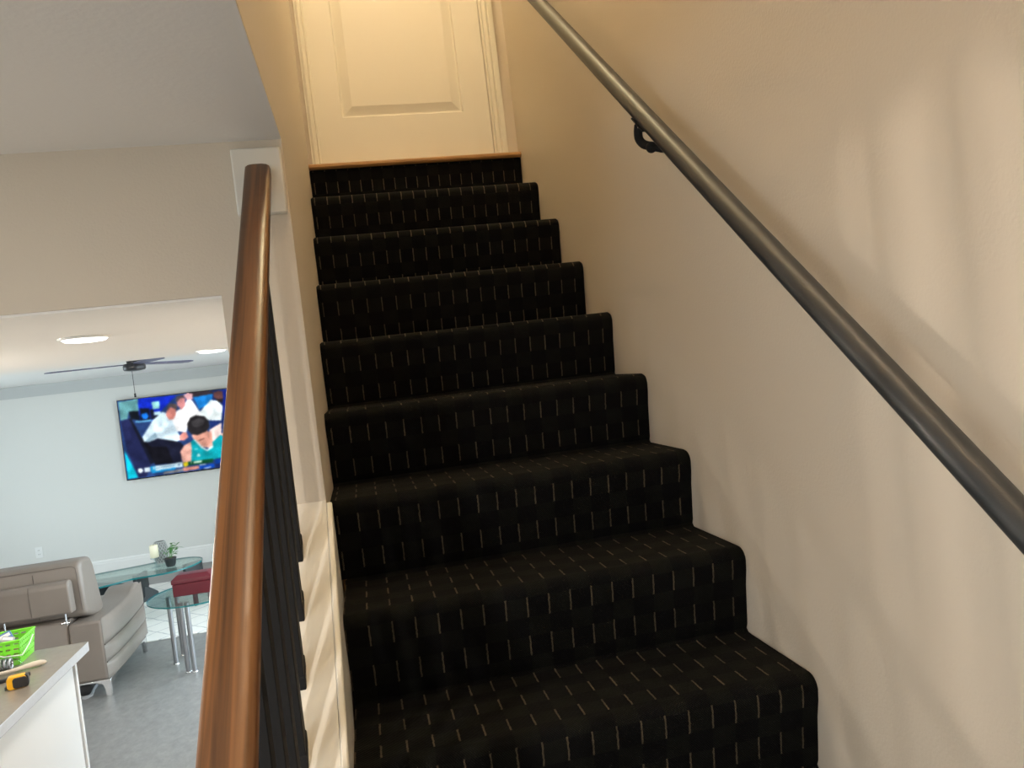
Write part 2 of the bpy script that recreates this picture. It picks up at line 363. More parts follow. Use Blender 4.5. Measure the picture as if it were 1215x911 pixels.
pl.data.cycles.is_portal = True
pl.data.size = 2.05; pl.data.size_y = 3.0

# ------------------------------------------------------------------ stairs: carpeted steps
stairs = thing('staircase', 'straight flight of stairs wrapped in black carpet with short tan dashes', 'stairs', (0, 0, 0))
def step_profile(i):
    yf = i*RUN; z0 = (i-1)*RISE; z1 = i*RISE; r = .026
    P = [(yf+OV, z0+.008), (yf+OV-.006, z0+.02)]
    P += [(yf+.012, z1-.085), (yf+.003, z1-.05)]
    for k in range(0, 9):
        a = PI - k*PI/2/8
        P.append((yf+r+r*math.cos(a), z1-r+r*math.sin(a)))
    P += [(yf+.08, z1), (yf+.16, z1), (yf+RUN+OV-.02, z1), (yf+RUN+OV-.008, z1+.001), (yf+RUN+OV, z1+.008)]
    return P
arc = 0.0
def make_step(i, x0, x1):
    global arc
    P = step_profile(i) if i < 9 else [(i*RUN+OV-.008, (i-1)*RISE+.008), (i*RUN+.004, ZL-.0222)]
    b = BM(); uvl = b.loops.layers.uv.new('UVMap'); nx = 8
    s = [arc]
    for p, q in zip(P, P[1:]): s.append(s[-1]+math.hypot(q[0]-p[0], q[1]-p[1]))
    xs = [x0+.004*0, x0+.006] + [x0+(x1-x0)*k/nx for k in range(1, nx)] + [x1-.006, x1]
    grid = []
    for j, p in enumerate(P):
        row = []
        for k, x in enumerate(xs):
            e = .004 if k in (0, len(xs)-1) else 0.0      # edges tuck down a little
            row.append(b.verts.new((x, p[0]+e*.7, p[1]-e)))
        grid.append(row)
    for j in range(len(P)-1):
        for k in range(len(xs)-1):
            f = b.faces.new((grid[j][k], grid[j][k+1], grid[j+1][k+1], grid[j+1][k]))
            for lp, (jj, kk) in zip(f.loops, ((j, k), (j, k+1), (j+1, k+1), (j+1, k))):
                lp[uvl].uv = (xs[kk]+.0095, s[jj])
    # wooden core behind the carpet
    n0 = len(b.faces)
    yb = (i+1)*RUN+OV if i < 9 else YD-.012
    core_top = i*RISE-.012 if i < 9 else ZL-.03
    box(b, x0+.008, x1-.008, i*RUN+OV+.012, yb+.01, max(ZF, (i-1)*RISE-.1), core_top, 1)
    arc = s[-1]
    o = obj('step', b, [carpet_m, nosing_m], stairs, smooth=True)
    return o
for i in range(-4, 10):
    wide = i*RUN+.01 > YH
    make_step(i, .0005 if i >= 3 else .0128, W-.0008)

# ------------------------------------------------------------------ railing on the knee wall
rl = thing('stair_railing', 'brown wooden stair railing on closely set black balusters above a white knee wall', 'railing', (-.055, -.33, along(.1, -.33)))
rl_inv = -Vector(rl.location)
def lk(o): o.location = rl_inv; return o
sec = [(-.0815, -.030), (-.0815, -.012), (-.0795, -.004), (-.074, -.0005), (-.064, .001), (-.046, .001), (-.036, -.0005), (-.0305, -.004), (-.0285, -.012), (-.0285, -.030), (-.035, -.040), (-.075, -.040)]
b = BM(); Y0, Y1 = -1.24, YH-.022; rows = []
ys = [Y0 + (Y1-Y0)*k/30 for k in range(31)]
for y in ys: rows.append([b.verts.new((x, y, along(.855, y)+dz)) for x, dz in sec])
for A, B in zip(rows, rows[1:]):
    for k in range(len(sec)): b.faces.new((A[k], A[(k+1) % len(sec)], B[(k+1) % len(sec)], B[k]))
b.faces.new(rows[0][::-1]); b.faces.new(rows[-1]); bmesh.ops.recalc_face_normals(b, faces=b.faces)
lk(obj('handrail', b, rail_m, rl, smooth=True))
b = BM(); box(b, -.107, -.0035, YH-.021, YH-.0005, 1.252, 1.394); r_ = lk(obj('rosette', b, white_m, rl, bevel=.004)); r_['label'] = 'white square mounting block'
# balusters: flat black bars standing on the sloping cap
def baluster(y):
    b = BM(); hw = .016
    zb0, zb1 = along(.1003, y-hw), along(.1003, y+hw); zt0, zt1 = along(.814, y-hw), along(.814, y+hw)
    v = [b.verts.new(p) for p in ((-.0735, y-hw, zb0), (-.0535, y-hw, zb0), (-.0535, y+hw, zb1), (-.0735, y+hw, zb1), (-.0735, y-hw, zt0), (-.0535, y-hw, zt0), (-.0535, y+hw, zt1), (-.0735, y+hw, zt1))]
    for f in ((3,2,1,0),(4,5,6,7),(0,1,5,4),(1,2,6,5),(2,3,7,6),(3,0,4,7)): b.faces.new([v[i] for i in f])
    o = lk(obj('baluster', b, black_m, rl, bevel=.0015))
    b = BM(); hw = .018
    v = []
    for h in (0, .022):
        for x, yy in ((-.0755, y-hw), (-.0515, y-hw), (-.0515, y+hw), (-.0755, y+hw)): v.append(b.verts.new((x, yy, along(.1004, yy)+h)))
    for f in ((3,2,1,0),(4,5,6,7),(0,1,5,4),(1,2,6,5),(2,3,7,6),(3,0,4,7)): b.faces.new([v[i] for i in f])
    s = obj('shoe', b, black_m, o, bevel=.002)
y = .514+.004
while y > -1.2:
    baluster(y+.004); y -= .107

# ------------------------------------------------------------------ pipe handrail on the right wall
px = W-.075
hr = thing('wall_handrail', 'dark bronze round pipe handrail fixed to the beige wall', 'handrail', (W, .6, 1.32))
inv = -Vector(hr.location)
b = BM(); pts = [(px, y, .912+.8355*y) for y in (-1.25, -.6, 0, .6, 1.2, 1.8, 2.02)]
tube(b, pts, .0222, 28); o = obj('pipe_rail', b, pipe_m, hr, smooth=True); o.location = inv
def bracket(y):
    zc = .912+.8355*y
    e = bpy.data.objects.new  # noqa
    b = BM(); d = Vector((0, 1, .8355)).normalized(); nrm = Vector((0, -.8355, 1)).normalized()
    # saddle plate under the pipe
    c = Vector((px, y, zc)) - nrm*.0235
    hw, hl = .011, .040
    v = []
    for t in (0, .004):
        for sx, sl in ((-1, -1), (1, -1), (1, 1), (-1, 1)): v.append(b.verts.new(c - nrm*t + Vector((sx*hw, 0, 0)) + d*sl*hl))
    for f in ((3,2,1,0),(4,5,6,7),(0,1,5,4),(1,2,6,5),(2,3,7,6),(3,0,4,7)): b.faces.new([v[i] for i in f])
    bmesh.ops.recalc_face_normals(b, faces=b.faces)
    br = obj('bracket', b, black_m, hr, bevel=.0015); br.location = inv
    b = BM(); c2 = c-nrm*.003
    ctl = [Vector(q) for q in ((0, .012, .004), (0, .020, -.010), (.001, .021, -.027), (.008, .012, -.043), (.022, -.008, -.055), (.046, -.032, -.070), (W-.006-px, -.050, -.084))]
    pth = []
    for q in range(len(ctl)-1):
        p0, p1, p2, p3 = ctl[max(q-1, 0)], ctl[q], ctl[q+1], ctl[min(q+2, len(ctl)-1)]
        for k in range(6):
            t = k/6; pth.append(c2+.5*(2*p1+(p2-p0)*t+(2*p0-5*p1+4*p2-p3)*t*t+(3*p1-p0-3*p2+p3)*t**3))
    pth.append(c2+ctl[-1]); wl = pth[-1]
    tube(b, pth, [.0105]*(len(pth)-8)+[.0095]*8, 16)
    bmesh.ops.create_uvsphere(b, u_segments=16, v_segments=10, radius=.0135, matrix=Matrix.Translation(c2+Vector((.016, -.012, -.058))))
    a = obj('arm', b, black_m, br, smooth=True)
    b = BM(); tube(b, [(W-.0005, wl.y, wl.z), (W-.005, wl.y, wl.z), (W-.010, wl.y, wl.z)], [.020, .020, .013], 28)
    obj('wall_flange', b, black_m, br, smooth=False)
    b = BM(); tube(b, [c2+Vector((0, .006, .004)), c2+Vector((0, .004, -.006))], .007, 14); obj('screw', b, chrome_m, br)
bracket(.612); bracket(1.72); bracket(-.85)

# ------------------------------------------------------------------ ceiling lamps
LAMPS = [('soffit', -.637, 1.235, 'round recessed downlight nearest the header, glowing over the kitchen island', 1),
         ('soffit', -.515, 2.42, 'round recessed downlight half hidden behind the wooden rail, near the soffit edge', 1),
         ('soffit', -3.2, 1.63, 'round recessed downlight in the soffit by the outer wall', 1)]
def wafer(x, y, z, label, power, group, col=(1, .93, .84)):
    t = thing('recessed_light', label, 'ceiling light', (x, y, z), 0, group)
    b = BM(); n = 32
    lathe(b, [(.0585, -.0005), (.068, -.0005), (.0675, -.004), (.060, -.006), (.0585, -.0045)], n, cap=False); obj('trim_ring', b, pl_white, t, smooth=True)
    b = BM(); lathe(b, [(.0585, -.004), (.052, -.010), (.03, -.0125), (.0005, -.013)], n, cap=False); bmesh.ops.recalc_face_normals(b, faces=b.faces); obj('diffuser', b, emit_l, t)
    lamp_area('downlight_glow', (0, 0, -.0138), .08, power, col, parent=t)
emit_l = emit('downlight_diffuser', (1, .95, .88), 6)
for kind, x, y, lab, k in LAMPS: wafer(x, y, ZS-.006, lab, P_SOFFIT*k, 'downlights in the soffit')
for x, y, lab in ((-.80, -1.65, 'round recessed downlight in the near ceiling beside the foot of the stairs'), (-2.3, -1.65, 'round recessed downlight in the middle of the near ceiling'), (-3.8, -1.65, 'round recessed downlight in the near ceiling by the outer wall')):
    wafer(x, y, ZC, lab, P_NEAR, 'downlights in the near ceiling')
# unseen pendant added as inferred source of the baluster shadows on the right wall
pn = thing('pendant_lamp', 'small glass globe pendant hanging over the kitchen island', 'pendant lamp', (-1.90, 1.63, ZS-.006))
b = BM(); lathe(b, [(.05, -.0005), (.05, -.012), (.008, -.02)], 24); obj('canopy', b, chrome_m, pn, smooth=True)
b = BM(); tube(b, [(0, 0, -.018), (0, 0, -.07)], .004, 8); obj('cord', b, rub_m, pn)
b = BM(); lathe(b, [(.018, -.066), (.020, -.085), (.006, -.09)], 20); obj('socket', b, chrome_m, pn, smooth=True)
b = BM(); lathe(b, [(.022*math.sin(a)+.0005, -.118+.028*math.cos(a)) for a in np.linspace(0, PI, 14)], 20, cap=False); obj('bulb', b, emit('bulb_glow', SOFT, 20), pn, smooth=True)
b = BM(); lathe(b, [(.002, -.176), (.085, -.172), (.112, -.160), (.114, -.163), (.087, -.177), (.002, -.181)], 32, cap=False); obj('metal_dish', b, chrome_m, pn, smooth=True)  # dish added below the bulb to keep its light off the counter
for k in range(3):
    a = 2*PI*k/3; b = BM(); tube(b, [(.045*math.cos(a), .045*math.sin(a), -.005), (.085*math.cos(a), .085*math.sin(a), -.168)], .0015, 6); obj('hanger_wire', b, chrome_m, pn)
pd = bpy.data.lights.new('pendant_glow', 'POINT'); pd.energy = P_PEND; pd.color = SOFT; pd.shadow_soft_size = .055
po = bpy.data.objects.new('pendant_glow', pd); po.location = (0, 0, -.118); po.parent = pn; COL.objects.link(po)
def dome(x, y, label, power, col):
    t = thing('ceiling_lamp', label, 'ceiling light', (x, y, ZT))
    b = BM(); lathe(b, [(.15, 0), (.15, -.02), (.14, -.025)], 32); obj('lamp_base', b, chrome_m, t, smooth=True)
    b = BM(); lathe(b, [(.138, -.025), (.13, -.05), (.10, -.075), (.05, -.09), (.002, -.094)], 32, cap=False); obj('glass_shade', b, emit('lamp_shade_glow', col, 5), t, smooth=True)
    d = bpy.data.lights.new('lamp_glow', 'POINT'); d.energy = power; d.color = col; d.shadow_soft_size = .12
    o = bpy.data.objects.new('lamp_glow', d); o.location = (0, 0, -.23); o.parent = t; COL.objects.link(o)
dome(.45, 1.55, 'round ceiling lamp above the upper door', P_STAIR, WARM)
dome(.45, -.45, 'round ceiling lamp above the lower flight', P_LOWER, (1.0, .80, .56))

# ------------------------------------------------------------------ television
tv = thing('television', 'large flat television on the far wall showing a basketball broadcast', 'television', (-1.796, YW, .5))
X0, Z0, TW, TH = -2.5869, .0715, 1.5813, .8895; TY = 8.095
b = BM(); box(b, X0-.008, X0+TW+.008, TY+.002, TY+.03, Z0-.012, Z0+TH+.008)
def tvp(o): o.location = -Vector(tv.location); return o
tvp(obj('tv_case', b, tvframe_m, tv, bevel=.002))
b = BM(); box(b, X0+.4, X0+TW-.4, TY+.03, YW-.0005, Z0+.2, Z0+.65); tvp(obj('wall_mount', b, rub_m, tv))
nx, nz = 288, 162
U, V = np.meshgrid((np.arange(nx+1))/nx, (np.arange(nz+1))/nz)
colr = np.zeros((nz+1, nx+1, 3)); colr[:] = (.10, .20, .42)
rs = np.random.RandomState(3)
def inside(P, U, V):
    r = np.zeros(U.shape, bool); n = len(P)
    for i in range(n):
        (x1, y1), (x2, y2) = P[i], P[(i+1) % n]
        if y1 == y2: continue
        c = ((y1 > V) != (y2 > V)) & (U < (x2-x1)*(V-y1)/(y2-y1)+x1)
        r ^= c
    return r
PICT = [
((0.35,0.6,0.62),[(0.004,0.987),(0.137,1.004),(0.134,0.85),(0.066,0.851),(0.052,0.762),(0.004,0.757)]),
((0.02,0.12,0.75),[(0.137,1.004),(0.399,0.992),(0.317,0.871),(0.217,0.708),(0.134,0.727),(0.133,0.897)]),
((0.02,0.04,0.08),[(0.067,0.858),(0.13,0.848),(0.134,0.727),(0.072,0.757)]),
((0.02,0.04,0.1),[(0.14,0.88),(0.204,0.866),(0.205,0.711),(0.138,0.727)]),
((0.05,0.45,0.95),[(0.151,0.808),(0.184,0.809),(0.193,0.768),(0.179,0.733),(0.155,0.738),(0.145,0.779)]),
((0.6,0.9,0.9),[(0.225,0.938),(0.275,0.942),(0.274,0.85),(0.227,0.848)]),
((0.7,0.85,0.9),[(0.231,0.81),(0.277,0.811),(0.278,0.772),(0.233,0.769)]),
((0.03,0.05,0.12),[(0.207,0.85),(0.231,0.847),(0.229,0.767),(0.286,0.77),(0.25,0.716),(0.206,0.719)]),
((0.4,0.75,0.95),[(0.102,0.723),(0.21,0.718),(0.21,0.702),(0.103,0.704)]),
((0.05,0.45,0.8),[(0.503,0.954),(0.645,0.97),(0.628,0.849),(0.536,0.775),(0.522,0.872)]),
((0.15,0.12,0.15),[(0.482,1.006),(0.643,0.999),(0.644,0.955),(0.502,0.939)]),
((0.07,0.09,0.25),[(0.003,0.742),(0.061,0.767),(0.168,0.164),(0.129,0.004),(0.081,0.009),(0.024,0.354)]),
((0.03,0.04,0.1),[(0.061,0.767),(0.08,0.755),(0.197,0.172),(0.167,0.156)]),
((0.0,0.75,0.85),[(0.006,0.374),(0.073,0.011),(0.005,0.005)]),
((0.02,0.02,0.05),[(0.08,0.755),(0.123,0.514),(0.175,0.44),(0.234,0.473),(0.383,0.39),(0.403,0.323),(0.37,0.207),(0.373,0.128),(0.195,0.142)]),
((0.05,0.06,0.14),[(0.151,0.446),(0.235,0.488),(0.326,0.404),(0.383,0.39),(0.401,0.293),(0.365,0.13),(0.317,0.142),(0.29,0.351),(0.186,0.376)]),
((0.85,0.95,1.0),[(0.135,0.512),(0.217,0.708),(0.288,0.8),(0.334,0.759),(0.373,0.61),(0.375,0.517),(0.393,0.419),(0.359,0.404),(0.234,0.473),(0.175,0.44),(0.143,0.448)]),
((0.55,0.68,0.75),[(0.143,0.448),(0.223,0.553),(0.235,0.488),(0.175,0.44)]),
((1.0,1.0,1.0),[(0.386,0.794),(0.437,0.829),(0.47,0.946),(0.499,0.893),(0.535,0.76),(0.576,0.688),(0.483,0.663),(0.446,0.593),(0.431,0.503),(0.368,0.534),(0.345,0.679)]),
((0.95,1,1),[(0.533,0.729),(0.622,0.881),(0.67,0.855),(0.699,0.786),(0.678,0.602),(0.596,0.621),(0.55,0.678)]),
((0.85,0.5,0.45),[(0.317,0.809),(0.348,0.849),(0.379,0.811),(0.378,0.749),(0.354,0.685),(0.326,0.691),(0.309,0.749)]),
((0.3,0.25,0.25),[(0.319,0.832),(0.344,0.896),(0.391,0.878),(0.391,0.808),(0.375,0.812),(0.349,0.856),(0.321,0.801)]),
((0.8,0.5,0.5),[(0.391,0.932),(0.422,0.972),(0.452,0.934),(0.446,0.842),(0.418,0.794),(0.394,0.862)]),
((0.3,0.25,0.28),[(0.386,0.918),(0.397,0.97),(0.439,0.984),(0.455,0.949),(0.421,0.949),(0.393,0.901)]),
((0.95,0.7,0.72),[(0.443,0.983),(0.474,1.004),(0.505,0.985),(0.5,0.916),(0.467,0.908)]),
((0.35,0.2,0.2),[(0.649,0.969),(0.679,0.986),(0.712,0.971),(0.707,0.847),(0.674,0.846),(0.649,0.907)]),
((0.1,0.07,0.08),[(0.647,0.907),(0.676,0.877),(0.709,0.878),(0.702,0.832),(0.673,0.839)]),
((0.9,0.55,0.5),[(0.375,0.455),(0.407,0.509),(0.431,0.503),(0.439,0.439),(0.408,0.403),(0.38,0.414)]),
((0.98,0.88,0.85),[(0.588,0.498),(0.676,0.571),(0.651,0.137),(0.618,0.146),(0.59,0.278)]),
((0.9,0.68,0.62),[(0.462,0.465),(0.524,0.419),(0.604,0.494),(0.6,0.307),(0.58,0.265),(0.516,0.296),(0.474,0.4)]),
((0.85,0.58,0.5),[(0.47,0.463),(0.563,0.504),(0.601,0.448),(0.598,0.339),(0.557,0.286),(0.526,0.317),(0.482,0.398)]),
((0.09,0.08,0.09),[(0.443,0.61),(0.468,0.682),(0.511,0.706),(0.567,0.682),(0.592,0.614),(0.59,0.529),(0.562,0.48),(0.502,0.448),(0.462,0.473),(0.441,0.532)]),
((0.18,0.17,0.18),[(0.473,0.634),(0.525,0.669),(0.564,0.629),(0.551,0.569),(0.5,0.55),(0.477,0.571)]),
((0.35,0.2,0.17),[(0.506,0.384),(0.548,0.405),(0.549,0.394),(0.509,0.37)]),
((0.0,0.6,0.65),[(0.451,0.374),(0.474,0.4),(0.516,0.296),(0.554,0.24),(0.598,0.276),(0.618,0.208),(0.608,0.117),(0.438,0.112)]),
((0.85,0.95,0.95),[(0.474,0.4),(0.483,0.397),(0.524,0.297),(0.556,0.252),(0.599,0.295),(0.604,0.274),(0.555,0.229),(0.517,0.283)]),
((0.9,0.65,0.58),[(0.374,0.268),(0.404,0.339),(0.451,0.374),(0.455,0.311),(0.438,0.112),(0.38,0.111)]),
((0.7,0.95,0.95),[(0.49,0.216),(0.498,0.214),(0.508,0.173),(0.479,0.18)]),
((0.5,0.9,0.9),[(0.47,0.279),(0.495,0.282),(0.494,0.27),(0.47,0.267)]),
((0.0,0.25,0.12),[(0.383,0.126),(0.588,0.129),(0.586,0.075),(0.382,0.076)]),
((0.85,0.95,0.98),[(0.169,0.125),(0.377,0.13),(0.377,0.073),(0.169,0.063)]),
((0.05,0.55,0.85),[(0.169,0.063),(0.329,0.077),(0.327,0.05),(0.17,0.037)]),
((0.05,0.6,0.85),[(0.161,0.124),(0.192,0.124),(0.191,0.058),(0.161,0.055)]),
((1,1,1),[(0.179,0.118),(0.185,0.118),(0.184,0.083),(0.178,0.083)]),
((0.4,0.6,0.75),[(0.196,0.104),(0.327,0.107),(0.327,0.096),(0.196,0.092)]),
((0.75,0.85,0.9),[(0.336,0.13),(0.373,0.131),(0.372,0.079),(0.335,0.075)]),
((0.4,0.5,0.6),[(0.346,0.116),(0.362,0.117),(0.361,0.091),(0.346,0.09)]),
((0.85,0.75,0.05),[(0.382,0.123),(0.414,0.124),(0.415,0.079),(0.393,0.064),(0.382,0.087)]),
((0.9,0.95,0.9),[(0.435,0.128),(0.44,0.129),(0.44,0.096),(0.434,0.096)]),
((0.75,0.9,0.8),[(0.452,0.121),(0.511,0.122),(0.51,0.097),(0.452,0.096)]),
((0.5,0.5,0.52),[(0.244,0.036),(0.384,0.048),(0.45,0.054),(0.485,0.022),(0.365,0.013),(0.242,0.006)]),
((0.8,0.5,0.45),[(0.376,0.057),(0.484,0.061),(0.489,0.021),(0.381,0.009)]),
((0.0,0.25,0.75),[(0.487,0.05),(0.591,0.058),(0.59,0.011),(0.489,0.013)]),
((0.8,0.9,1),[(0.493,0.07),(0.534,0.072),(0.535,0.06),(0.493,0.057)]),
((0.9,0.95,1),[(0.518,0.021),(0.568,0.026),(0.568,0.014),(0.518,0.009)]),
((0.9,0.95,0.97),[(0.08,0.117),(0.095,0.124),(0.108,0.11),(0.112,0.085),(0.102,0.065),(0.088,0.061),(0.078,0.079)]),
((0.85,0.92,0.97),[(0.119,0.122),(0.157,0.123),(0.159,0.066),(0.121,0.063)])
]
# the part of the picture behind the rail: stands, bench, the player's other shoulder, the rest of the score bar
PICT = [((.05, .12, .35), [(.6, 0), (1, 0), (1, 1), (.6, 1)]), ((.03, .10, .5), [(.7, .6), (1, .6), (1, 1), (.7, 1)]),
        ((.9, .95, 1), [(.74, .3), (.8, .75), (.9, .8), (.98, .5), (.96, .25)]), ((.5, .33, .28), [(.82, .78), (.85, .9), (.9, .9), (.91, .78)]),
        ((.03, .04, .08), [(.66, .0), (1, .0), (1, .28), (.7, .3)])] + PICT + [
        ((0, .6, .65), [(.60, .12), (.60, .34), (.66, .42), (.70, .34), (.71, .12)]), ((.88, .63, .55), [(.70, .34), (.66, .43), (.72, .44), (.78, .3), (.79, .1), (.71, .1)]),
        ((0, .2, .6), [(.60, .05), (.95, .05), (.95, .11), (.60, .11)]), ((.8, .9, .95), [(.64, .065), (.74, .065), (.74, .09), (.64, .09)])]
for c, P in PICT: colr[inside(P, U, V)] = c
# soften as a screen seen from afar
for _ in range(6):
    k = colr.copy(); k[1:-1, 1:-1] = (colr[1:-1, 1:-1]*2 + colr[:-2, 1:-1] + colr[2:, 1:-1] + colr[1:-1, :-2] + colr[1:-1, 2:])/6; colr = k
lf = np.kron(rs.uniform(-1, 1, (nz//9+2, nx//9+2)), np.ones((9, 9)))[:nz+1, :nx+1]
for _ in range(24): lf[1:-1, 1:-1] = (lf[:-2, 1:-1]+lf[2:, 1:-1]+lf[1:-1, :-2]+lf[1:-1, 2:])/4
colr = np.clip((colr*.90+.07)*(1+.22*lf[..., None])*(1+rs.uniform(-.06, .06, colr.shape[:2])[..., None]), 0, 1)
vs = np.stack([X0+U*TW, np.full(U.shape, TY), Z0+V*TH], -1).reshape(-1, 3)
idx = np.arange((nz+1)*(nx+1)).reshape(nz+1, nx+1)
fc = np.stack([idx[:-1, :-1], idx[:-1, 1:], idx[1:, 1:], idx[1:, :-1]], -1).reshape(-1, 4)
me = bpy.data.meshes.new('screen'); me.from_pydata(vs.tolist(), [], fc.tolist())
ca = me.color_attributes.new('picture', 'FLOAT_COLOR', 'POINT')
lin = np.where(colr <= .04045, colr/12.92, ((colr+.055)/1.055)**2.4)
ca.data.foreach_set('color', np.concatenate([lin.reshape(-1, 3), np.ones((lin.shape[0]*lin.shape[1], 1))], 1).astype(np.float32).ravel())
sm = bpy.data.materials.new('tv_picture'); sm.use_nodes = True; nt = sm.node_tree; nt.nodes.clear()
at = nt.nodes.new('ShaderNodeAttribute'); at.attribute_name = 'picture'; e = nt.nodes.new('ShaderNodeEmission'); e.inputs[1].default_value = 1.5
oo = nt.nodes.new('ShaderNodeOutputMaterial'); nt.links.new(at.outputs['Color'], e.inputs[0]); nt.links.new(e.outputs[0], oo.inputs[0])
me.materials.append(sm); so = bpy.data.objects.new('screen', me); COL.objects.link(so); so.parent = tv; tvp(so)

# ------------------------------------------------------------------ ceiling fan
fan = thing('ceiling_fan', 'dark low profile ceiling fan with slim blades and a pull chain', 'ceiling fan', (-1.53, 5.0, ZU))
b = BM(); lathe(b, [(.06, 0), (.065, -.02), (.05, -.03), (.05, -.045), (.072, -.05), (.078, -.065), (.078, -.088), (.070, -.098), (.03, -.104), (.004, -.105)], 28); obj('motor_housing', b, fan_m, fan, smooth=True)
for a in (181, 301, 61):
    b = BM(); n = 10
    t1 = []; 
    for s in (-1, 1):
        for k in range(n+1):
            u = k/n; L = .07+.53*u; hw = .026+.022*math.sin(min(u*1.4, 1)*PI/2) - (.02 if u > .97 else 0)
            t1.append((L, s*hw))
    A = t1[:n+1] + t1[n+1:][::-1]
    top = [b.verts.new((x, y, .003-y*.10)) for x, y in A]; bot = [b.verts.new((x, y, -.003-y*.10)) for x, y in A]
    b.faces.new(top); b.faces.new(bot[::-1]); m_ = len(A)
    for k in range(m_): b.faces.new((top[k], bot[k], bot[(k+1) % m_], top[(k+1) % m_]))
    bmesh.ops.recalc_face_normals(b, faces=b.faces)
    obj('blade', b, fanblade_m, fan, loc=(0, 0, -.052), rot=(0, 0, math.radians(a)))
b = BM(); tube(b, [(-.02, 0, -.1), (-.02, 0, -.275)], .0022, 6); pc = obj('pull_chain', b, fan_m, fan)
b = BM(); tube(b, [(-.02, 0, -.27), (-.02, 0, -.30)], .007, 10); obj('pull', b, rub_m, pc)

# ------------------------------------------------------------------ wall outlet
ot = thing('wall_outlet', 'white duplex wall outlet above the sofa back', 'outlet', (-3.60, YW, -.605))
pbox('cover_plate', -.038, .038, -.006, 0, -.06, .06, pl_white, ot, bevel=.002)
for z in (-.022, .022):
    b = BM(); box(b, -.017, .017, -.009, -.005, z-.014, z+.014); s = obj('socket', b, pl_white, ot, bevel=.003)
    b = BM(); box(b, -.008, -.005, -.0095, -.0088, z-.004, z+.006); box(b, .005, .008, -.0095, -.0088, z-.004, z+.006); obj('slot', b, rub_m, s)
def under(o, t): o.location = -Vector(t.location); return o
def rounded(name, x0, x1, y0, y1, z0, z1, m, parent, r=.03, seg=3, **k):
    b = BM(); box(b, x0, x1, y0, y1, z0, z1); o = obj(name, b, m, parent, bevel=r, seg=seg, **k); return o
# ------------------------------------------------------------------ rug
b = BM(); box(b, -4.2, -.55, 5.37, 7.40, ZF+.0005, ZF+.012); tag(obj('area_rug', b, rug_m, bevel=.004), 'white area rug with thin grey trellis lines under the glass tables', 'rug')
# ------------------------------------------------------------------ sofa (seen from behind)
so_ = thing('reclining_sofa', 'taupe leather reclining sofa seen from behind, with folded headrests and chrome feet', 'sofa', (-2.81, 4.75, ZF))
def sp(o): return under(o, so_)
SX1 = -1.732
def puff(bm, x, y0, y1, z0, z1, bulge, sgn):  # one padded roll on the arm's outer side, bulging in x
    ny, nz_ = 14, 8; g = []
    for i in range(ny+1):
        row = []
        for j in range(nz_+1):
            u, v = i/ny, j/nz_; e = (1-(2*v-1)**4)**.5 * min(1, (1-(2*u-1)**12))
            wave = .012*math.sin(u*PI*1.0)*(1-v)*0
            row.append(bm.verts.new((x+sgn*bulge*max(e, 0), y0+(y1-y0)*u, z0+(z1-z0)*v + dipz(u, v, z0, z1))))
        g.append(row)
    for i in range(ny):
        for j in range(nz_):
            f = (g[i][j], g[i+1][j], g[i+1][j+1], g[i][j+1]); bm.faces.new(f if sgn > 0 else f[::-1])
def dipz(u, v, z0, z1):   # the rolls swell upwards towards the front
    return 0.018*math.sin(u*PI)*-1 + .010*u
def arm(xo, sgn):
    xi = xo - sgn*.215
    b = BM()   # core with a softly dipping top
    n = 16; prof = []
    for k in range(n+1):
        u = k/n; prof.append((4.30+.93*u, -.487 - .018*math.sin(u*PI) + .012*u + .03*math.exp(-((u-.86)/.12)**2) - (.045 if u > .99 else 0)))
    pts = [(4.30, -.885)] + prof + [(5.235, -.56), (5.22, -.80), (5.17, -.885)]
    prism(b, pts, min(xi, xo-sgn*.012), max(xi, xo-sgn*.012), 'x')
    a = sp(obj('armrest', b, leather_m, so_, bevel=.018, seg=3))
    for z0, z1 in ((-.655, -.482), (-.772, -.655), (-.885, -.772)):
        b = BM(); puff(b, xo-sgn*.013, 4.305, 5.225, z0+.001, z1-.001, .026, sgn)
        o = obj('side_roll', b, leather_m, a, smooth=True)
        b = BM(); tube(b, [(xo-sgn*.010, 4.31+.91*t, z0+dipz(t, 0, 0, 0)) for t in np.linspace(0, 1, 12)], .004, 6); obj('seam', b, seam_m, o)
    b = BM(); box(b, *(sorted((xo-sgn*.003, xo+sgn*.0085))), 5.02, 5.065, -.565, -.525); obj('control_button', b, chrome_m, a, bevel=.006)
arm(SX1, 1); arm(-3.89, -1)
